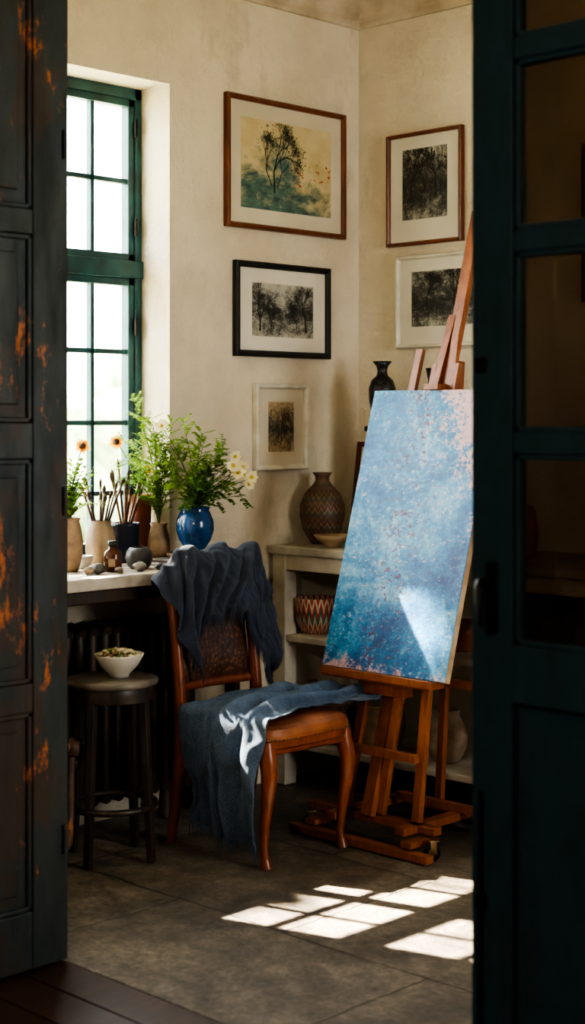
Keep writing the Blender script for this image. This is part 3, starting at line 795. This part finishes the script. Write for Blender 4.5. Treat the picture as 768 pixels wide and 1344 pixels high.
def brushes(b, c, n, rnd, z0, h, spread, mats0):
    for i in range(n):
        a = rnd.uniform(0, 6.28); s = spread * rnd.uniform(.3, 1.); l = h * rnd.uniform(.75, 1.1)
        p0 = c + V((-math.cos(a) * .015, -math.sin(a) * .015, z0)); d = V((math.cos(a) * s, math.sin(a) * s, 1)).normalized()
        w = rnd.uniform(.003, .005); mm = mats0 + rnd.choice((0, 0, 3))
        b.tube([p0, p0 + d * l * .5, p0 + d * l * .78], [w * .6, w, w * .9], mm, 8)
        b.tube([p0 + d * l * .78, p0 + d * l * .88], [w * 1.0, w * 1.15], mats0 + 1, 8)
        b.tube([p0 + d * l * .88, p0 + d * l * .94, p0 + d * l], [w * 1.15, w * 1.7, w * .3], mats0 + 2, 8)
BM = [wood('brush_handle', (.28, .10, .05), (.12, .04, .02), .35), M('ferrule', (.4, .33, .22), (.25, .2, .13), 20, .3, metal=.9), M('bristle', (.10, .06, .035), (.05, .03, .02), 80, .8), M('brush_dark', (.04, .02, .015), rough=.3)]
J = V((-.02, -1.452, CT)); b = MB()
b.lathe(hollow([(.038, 0), (.046, .012), (.058, .055), (.058, .10), (.050, .14), (.040, .158), (.044, .172)], .005), J, 4)
brushes(b, J, 13, random.Random(3), .03, .30, .38, 0); b.build('paintbrush_jar', BM + [m_tan2])
J = V((-.055, -1.305, CT)); b = MB()
b.lathe(hollow([(.048, 0), (.054, .01), (.060, .06), (.061, .14), (.064, .145), (.064, .155)], .005), J, 4)
brushes(b, J, 16, random.Random(8), .02, .36, .36, 0); b.build('paintbrush_jar', BM + [m_navy])
J = V((-.095, -1.195, CT)); b = MB()
b.lathe(hollow([(.036, 0), (.04, .02), (.048, .22), (.056, .225), (.058, .26)], .005), J, 7)
rnd = random.Random(11)
for q, r in ((V((-.01, -.11, .47)), .034), (V((.03, .02, .36)), .022)):
    f = J + q; b.tube(curve(J + V((0, 0, .22)), f, .0), .0024, 0, 6); flower(b, f, camd, r, 4, 5, 16, rnd, .36)
for i in range(8):
    a = rnd.uniform(0, 6.28)
    sprig(b, J + V((0, 0, .22)), J + V((.05 * math.cos(a) + .03, .05 * math.sin(a) - .02, rnd.uniform(.3, .5))), rnd, 6, .034, .015, 1, .01, .3)
b.build('potted_sunflowers', PM + [m_terr])
J = V((.045, -1.215, CT)); b = MB()
b.lathe(hollow([(.028, 0), (.034, .01), (.044, .05), (.043, .09), (.034, .125), (.030, .14), (.036, .155)], .004), J, 7)
rnd = random.Random(21)
for q in ((-.10, -.05, .62), (-.03, -.10, .60), (-.08, .0, .55), (.05, -.08, .50), (.06, -.03, .42), (.03, .08, .44), (-.05, -.14, .48), (.10, .02, .34), (.08, -.12, .36), (-.10, -.1, .40), (.0, -.15, .34), (.0, .0, .50), (.02, -.06, .56), (.0, .05, .54), (.07, .02, .47)):
    sprig(b, J + V((0, 0, .12)), J + V((q[0] + .02, q[1] * 1.1, q[2])), rnd, 11, .027, .015, rnd.choice((1, 1, 1, 2)), .02, .22, True)
b.build('fern_in_vase', PM + [m_tan])
b = MB()
b.box((.18, -1.17, CT + .008), (.22, .30, .014), 0); b.box((.185, -1.175, CT + .008), (.21, .292, .010), 1)
b.box((.175, -1.16, CT + .020), (.20, .26, .008), 2)
b.build('sketchbook_stack', [M('book_cover', (.10, .045, .03)), M('paper', (.55, .48, .36)), M('grey_cover', (.22, .2, .18))], .002)
pot('clay_saucer', [(0, 0), (.095, 0), (.108, .006), (.112, .014), (.108, .019), (.09, .017), (0, .017)], V((.19, -1.155, CT + .025)), ceramic('clay_brown', (.25, .13, .07), (.12, .06, .035), 9, .5, .3))
J = V((.19, -1.155, CT + .043)); b = MB()
b.lathe(hollow([(.042, 0), (.046, .010), (.040, .018), (.062, .05), (.074, .09), (.072, .125), (.060, .155), (.054, .165), (.060, .178)], .005), J, 7, 48)
rnd = random.Random(31)
tips = [(-.06, -.14, .46), (-.02, -.05, .50), (.0, .05, .42), (.06, .10, .40), (.05, .15, .30), (.10, .08, .28), (.08, -.06, .36), (.10, -.10, .26), (-.04, -.16, .36), (.02, -.16, .28), (.12, .02, .40), (.0, .16, .36), (.14, .12, .22), (.10, -.02, .24), (.06, -.12, .20), (.02, .18, .26), (.04, .0, .46), (.08, .05, .34)]
for q in tips:
    sprig(b, J + V((0, 0, .14)), J + V((q[0], q[1] * .9, q[2])), rnd, 9, .028, .018, rnd.choice((1, 1, 2)), .015, .22, True)
for q in ((.05, .16, .33), (.10, .12, .37), (.14, .10, .31), (.06, .20, .30), (.15, .16, .29), (-.06, -.12, .49), (.10, .19, .26), (.16, .05, .34), (.11, .15, .33)):
    f = J + V(q); b.tube(curve(J + V((0, 0, .14)), f, .0), .0015, 0, 5); flower(b, f, camd + V((rnd.uniform(-.5, .5), rnd.uniform(-.5, .5), rnd.uniform(-.2, .6))), rnd.uniform(.026, .034), 3, 6, 7, rnd, .26)
b.build('blue_vase_bouquet', PM + [m_blue])
b = MB(); b.lathe([(0, 0), (.030, 0), (.033, .004), (.033, .062), (.028, .075), (.016, .082), (.015, .095), (.0, .095)], V((.20, -1.569, CT)), 0, 32)
b.lathe([(0, .094), (.018, .094), (.018, .112), (.0, .113)], V((.20, -1.569, CT)), 1, 24)
b.box((.223, -1.592, CT + .035), (.02, .024, .03), 2, Matrix.Rotation(math.radians(-45), 3, 'Z'))
b.build('amber_bottle', [m_amber, m_frame_blk, M('paper_label', (.30, .2, .12))])
pot('grey_ceramic_pot', hollow([(.030, 0), (.042, .010), (.052, .040), (.048, .065), (.036, .078), (.033, .080)], .004, .5), V((.185, -1.432, CT)), m_gry)
b = MB()
for i, (x, y, r, m) in enumerate(((.245, -1.67, .024, 0), (.20, -1.655, .02, 1), (.27, -1.50, .022, 1), (.275, -1.60, .014, 2), (.12, -1.50, .018, 2), (.29, -1.42, .016, 0), (.25, -1.72, .018, 2))):
    b.blob((x, y, CT + r * .85), r, m, i, .35, (1, 1.15, .8), 14, 9)
b.build('pebbles', [m_gry, M('stone_pale', (.35, .32, .28)), M('stone_brown', (.2, .14, .1))])
b = MB()
for i in range(3): b.tube([(.27, -1.30 + i * .03, CT + .006), (.28, -1.40 + i * .02, CT + .006)], [.006, .005], i, 10)
b.build('paint_tubes', [m_porc, m_blue, m_brass])

# shelf pottery
def kilim(name, cols, sc, dirt=.6):
    g = G(name); c = g.co(); s = g.sep(c)
    ang = g.math('ARCTAN2', s[1], s[0]); zz = g.math('MULTIPLY', s[2], sc)
    tri = g.math('PINGPONG', g.math('MULTIPLY', ang, 3.5), .5)
    f = g.math('FRACT', g.math('ADD', zz, g.math('MULTIPLY', tri, .8)))
    r = g.ramp(f, [(i / len(cols), c_) for i, c_ in enumerate(cols)]); r.node.color_ramp.interpolation = 'CONSTANT'
    g.set(g.mix(g.ramp(g.noise(30), [(.45, 0.), (.7, dirt)]), r, (.06, .035, .025)), .5); g.bump(g.noise(60), .3, .003); return g.m
m_k1 = kilim('patterned_glaze', [(.13, .05, .03), (.04, .08, .08), (.24, .13, .055), (.08, .03, .025), (.15, .10, .06)], 16)
m_k2 = kilim('painted_bowl', [(.60, .50, .36), (.42, .035, .02), (.56, .46, .32), (.04, .13, .11), (.46, .06, .03)], 7, .4)
pot('patterned_clay_vase', hollow([(.045, 0), (.052, .008), (.082, .06), (.097, .12), (.096, .165), (.076, .215), (.042, .250), (.030, .268), (.030, .285), (.042, .303)], .005, .3), V((.125, -.37, 1.0)), m_k1)
pot('stoneware_dish', hollow([(.030, 0), (.034, .012), (.060, .03), (.078, .052)], .004), V((.29, -.485, 1.0)), m_tan2)
pot('painted_bowl', hollow([(.050, 0), (.062, .01), (.086, .06), (.090, .12), (.092, .15)], .005), V((.155, -.44, .63)), m_k2)
b = MB(); J = V((.25, -.43, .19))
for i in range(20):
    z = .008 + i * .0105; r = .105 + .028 * math.sin(i / 19 * math.pi * .9)
    pts = [J + V(((r + .003 * math.sin(k * math.pi * 10 / 30 + i * math.pi)) * math.cos(k * 2 * math.pi / 60), (r + .003 * math.sin(k * math.pi * 10 / 30 + i * math.pi)) * math.sin(k * 2 * math.pi / 60), z)) for k in range(61)]
    b.tube(pts, .0068, 0, 6)
b.lathe([(0, .0), (.105, .0), (.105, .012), (0, .012)], J, 0)
for sg in (-1, 1): b.tube([J + V((sg * .11, -.03, .20)), J + V((sg * .125, -.02, .235)), J + V((sg * .125, .02, .235)), J + V((sg * .11, .03, .20))], .006, 0, 6)
b.build('woven_basket', M('wicker_dark', (.18, .095, .045), (.07, .038, .024), 30, .7, .3))
pot('clay_crock', hollow([(.065, 0), (.075, .01), (.098, .07), (.102, .13), (.092, .165), (.096, .18), (.098, .185)], .006, .7), V((.50, -.42, .19)), m_tan2)
b = MB(); J = V((.84, -.42, .19))
b.lathe(hollow([(.045, 0), (.055, .01), (.082, .06), (.085, .10), (.068, .15), (.052, .18), (.056, .205)], .005, .7), J, 0)
b.tube([J + V((-.060, -.02, .185)), J + V((-.095, -.03, .17)), J + V((-.10, -.03, .13)), J + V((-.078, -.025, .10))], .009, 0, 8)
b.build('clay_jug', ceramic('cream_slip', (.46, .37, .27), (.24, .15, .10), 11, .5, .3))
pot('terracotta_bowl', hollow([(.05, 0), (.06, .01), (.10, .07), (.11, .11)], .006, .7), V((.90, -.40, .63)), m_terr)
pot('stoneware_crock', hollow([(.06, 0), (.08, .02), (.09, .1), (.08, .16), (.07, .2)], .006, .7), V((1.12, -.35, 1.0)), m_terr)
pot('stoneware_crock', hollow([(.06, 0), (.08, .02), (.1, .1), (.08, .17), (.07, .19)], .006, .7), V((1.5, -.3, .19)), m_tan)
m_blk = M('black_carved_glaze', (.025, .023, .025), (.008, .008, .009), 60, .25, .6, 110)
b = MB(); b.box((.315, -.20, 1.012), (.115, .115, .024)); b.box((.315, -.20, 1.25), (.085, .085, .46)); b.box((.315, -.20, 1.489), (.11, .11, .022)); b.build('display_pedestal', m_darkwood, .004)
pot('black_vase', hollow([(.028, 0), (.034, .008), (.042, .03), (.056, .11), (.058, .16), (.046, .195), (.024, .215), (.020, .235), (.026, .255), (.042, .275)], .004, .3), V((.315, -.20, 1.50)), m_blk)
pot('tall_black_bottle', hollow([(.055, 0), (.07, .02), (.085, .2), (.08, .4), (.05, .55), (.028, .62), (.026, .69), (.036, .74)], .004, .3), V((.60, -.20, 1.0)), m_blk)

# ------------------------------------------------------------------ outside
b = MB(); b.bx(-30, -.3, -30, 25, -.2, -.05); b.bx(5.2, 20, -2.5, 25, -.2, -.05); b.build('garden_ground', M('gravel_lawn', (.36, .36, .26), (.26, .29, .17), 2, .9))
m_hedge = M('hedge_leaves', (.30, .36, .22), (.13, .19, .09), 6, .8, .6, 20)
b = MB(); rnd = random.Random(9)
for i in range(150):
    y = rnd.uniform(-14, 18); z = rnd.uniform(.3, 1.6)
    b.blob((-11.5 + rnd.uniform(-.8, .8), y, z), rnd.uniform(.5, .95), 0, i, .8, nu=14, nv=10)
b.build('garden_hedge', m_hedge)
b = MB(); rnd = random.Random(12); sd = V((1, .30, -1.16))  # unseen tree, added so its leaf clumps block part of the sun
def blocker_at(sy, sz, t, r, i): b.blob(V((-.2, sy, sz)) - sd * t, r, 0, i, .8, nu=12, nv=8)
ga, gb = V((-1.195, 2.42)), V((-1.31, 2.20))  # gap kept clear of clumps so a sun streak reaches the canvas
for i in range(85):
    sy, sz = rnd.uniform(-1.52, -1.0), rnd.uniform(1.25, 3.0); r = rnd.uniform(.07, .13)
    p = V((sy, sz)); ab = gb - ga; t = max(0, min(1, (p - ga).dot(ab) / ab.dot(ab)))
    if (p - ga - ab * t).length < r + .015: continue
    blocker_at(sy, sz, rnd.uniform(5.6, 6.6), r, i)
for i in range(24): blocker_at(rnd.uniform(-2.6, -1.5), rnd.uniform(.9, 1.5), rnd.uniform(5.6, 6.6), rnd.uniform(.08, .14), i + 80)
for i in range(9): blocker_at(rnd.uniform(-1.85, -1.5), rnd.uniform(1.45, 1.78), rnd.uniform(5.6, 6.6), rnd.uniform(.05, .085), i + 180)
for i in range(30): blocker_at(rnd.uniform(-2.2, -1.0), rnd.uniform(3.1, 4.2), rnd.uniform(5.6, 6.6), rnd.uniform(.2, .4), i + 120)
b.tube([(-7.6, -5.2, -.05), (-7.4, -4.9, 3), (-7.0, -4.2, 6), (-6.6, -3.4, 8.5), (-6.3, -3.1, 10)], [.22, .18, .14, .09, .04], 1, 12)
for i in range(14):
    p = V((-7.0, -4.2, 6)).lerp(V((-6.3, -3.1, 10)), rnd.random()); q = V((-.2, rnd.uniform(-1.7, -1.1), rnd.uniform(2.6, 3.8))) - sd * 6.1
    b.tube([p, p.lerp(q, .5) + V((0, 0, .1)), q], [.03, .016, .006], 1, 6)
b.build('sun_blocker_tree', [m_hedge, m_darkwood])

# pendant lamp added out of view to brighten the hall side of the doors
b = MB(); LP = V((3.6, -5.4, 2.3))
b.lathe([(0, .0), (.05, .0), (.13, .03), (.16, .09), (.10, .15), (.03, .18), (.0, .18)], LP, 0, 32); b.tube([LP + V((0, 0, .17)), V((LP.x, LP.y, H))], .006, 1)
g = G('fill_lamp_glass'); g.set((.9, .8, .65), .4); g.b.inputs['Emission Color'].default_value = (1, .90, .76, 1); g.b.inputs['Emission Strength'].default_value = 48.
b.build('hall_fill_lamp', [g.m, m_iron])

# ------------------------------------------------------------------ light
w = bpy.data.worlds.new('sky'); S.world = w; w.use_nodes = True
bg = w.node_tree.nodes['Background']; bg.inputs[0].default_value = (.99, .985, .975, 1); bg.inputs[1].default_value = 7.3
sun = bpy.data.lights.new('sun', 'SUN'); sun.energy = 52; sun.angle = .009; sun.color = (1, .86, .68)
so = bpy.data.objects.new('sun', sun); S.collection.objects.link(so)
so.rotation_euler = sd.to_track_quat('-Z', 'Y').to_euler(); so.location = (-4, -2, 6)
def portal(x, y, z, rz, sy, sz=1.95):
    al = bpy.data.lights.new('window_portal', 'AREA'); al.shape = 'RECTANGLE'; al.size = sz; al.size_y = sy; al.cycles.is_portal = True
    ao = bpy.data.objects.new('window_portal', al); S.collection.objects.link(ao); ao.location = (x, y, z); ao.rotation_euler = (0, rz, 0)
portal(-.27, -1.77, 1.915, -pi2, 1.3); portal(5.17, (E0 + E1) / 2, 1.9, pi2, E1 - E0, 1.8)

# ------------------------------------------------------------------ camera
cam = bpy.data.cameras.new('camera'); co = bpy.data.objects.new('camera', cam); S.collection.objects.link(co)
co.location = (4.695, -5.199, 1.53)
co.rotation_euler = V((-.701, .713, 0)).to_track_quat('-Z', 'Y').to_euler()
cam.sensor_fit = 'VERTICAL'; cam.sensor_height = 36; cam.sensor_width = 36 * 768 / 1344
cam.lens = 36 * 2050 / 1344; cam.shift_y = -122 / 1344
cam.dof.use_dof = True; cam.dof.focus_distance = 5.85; cam.dof.aperture_fstop = 2.6
cam.clip_start = .02
S.camera = co
S.view_settings.view_transform = 'AgX'
S.view_settings.look = 'AgX - High Contrast'
S.view_settings.exposure = 1.75
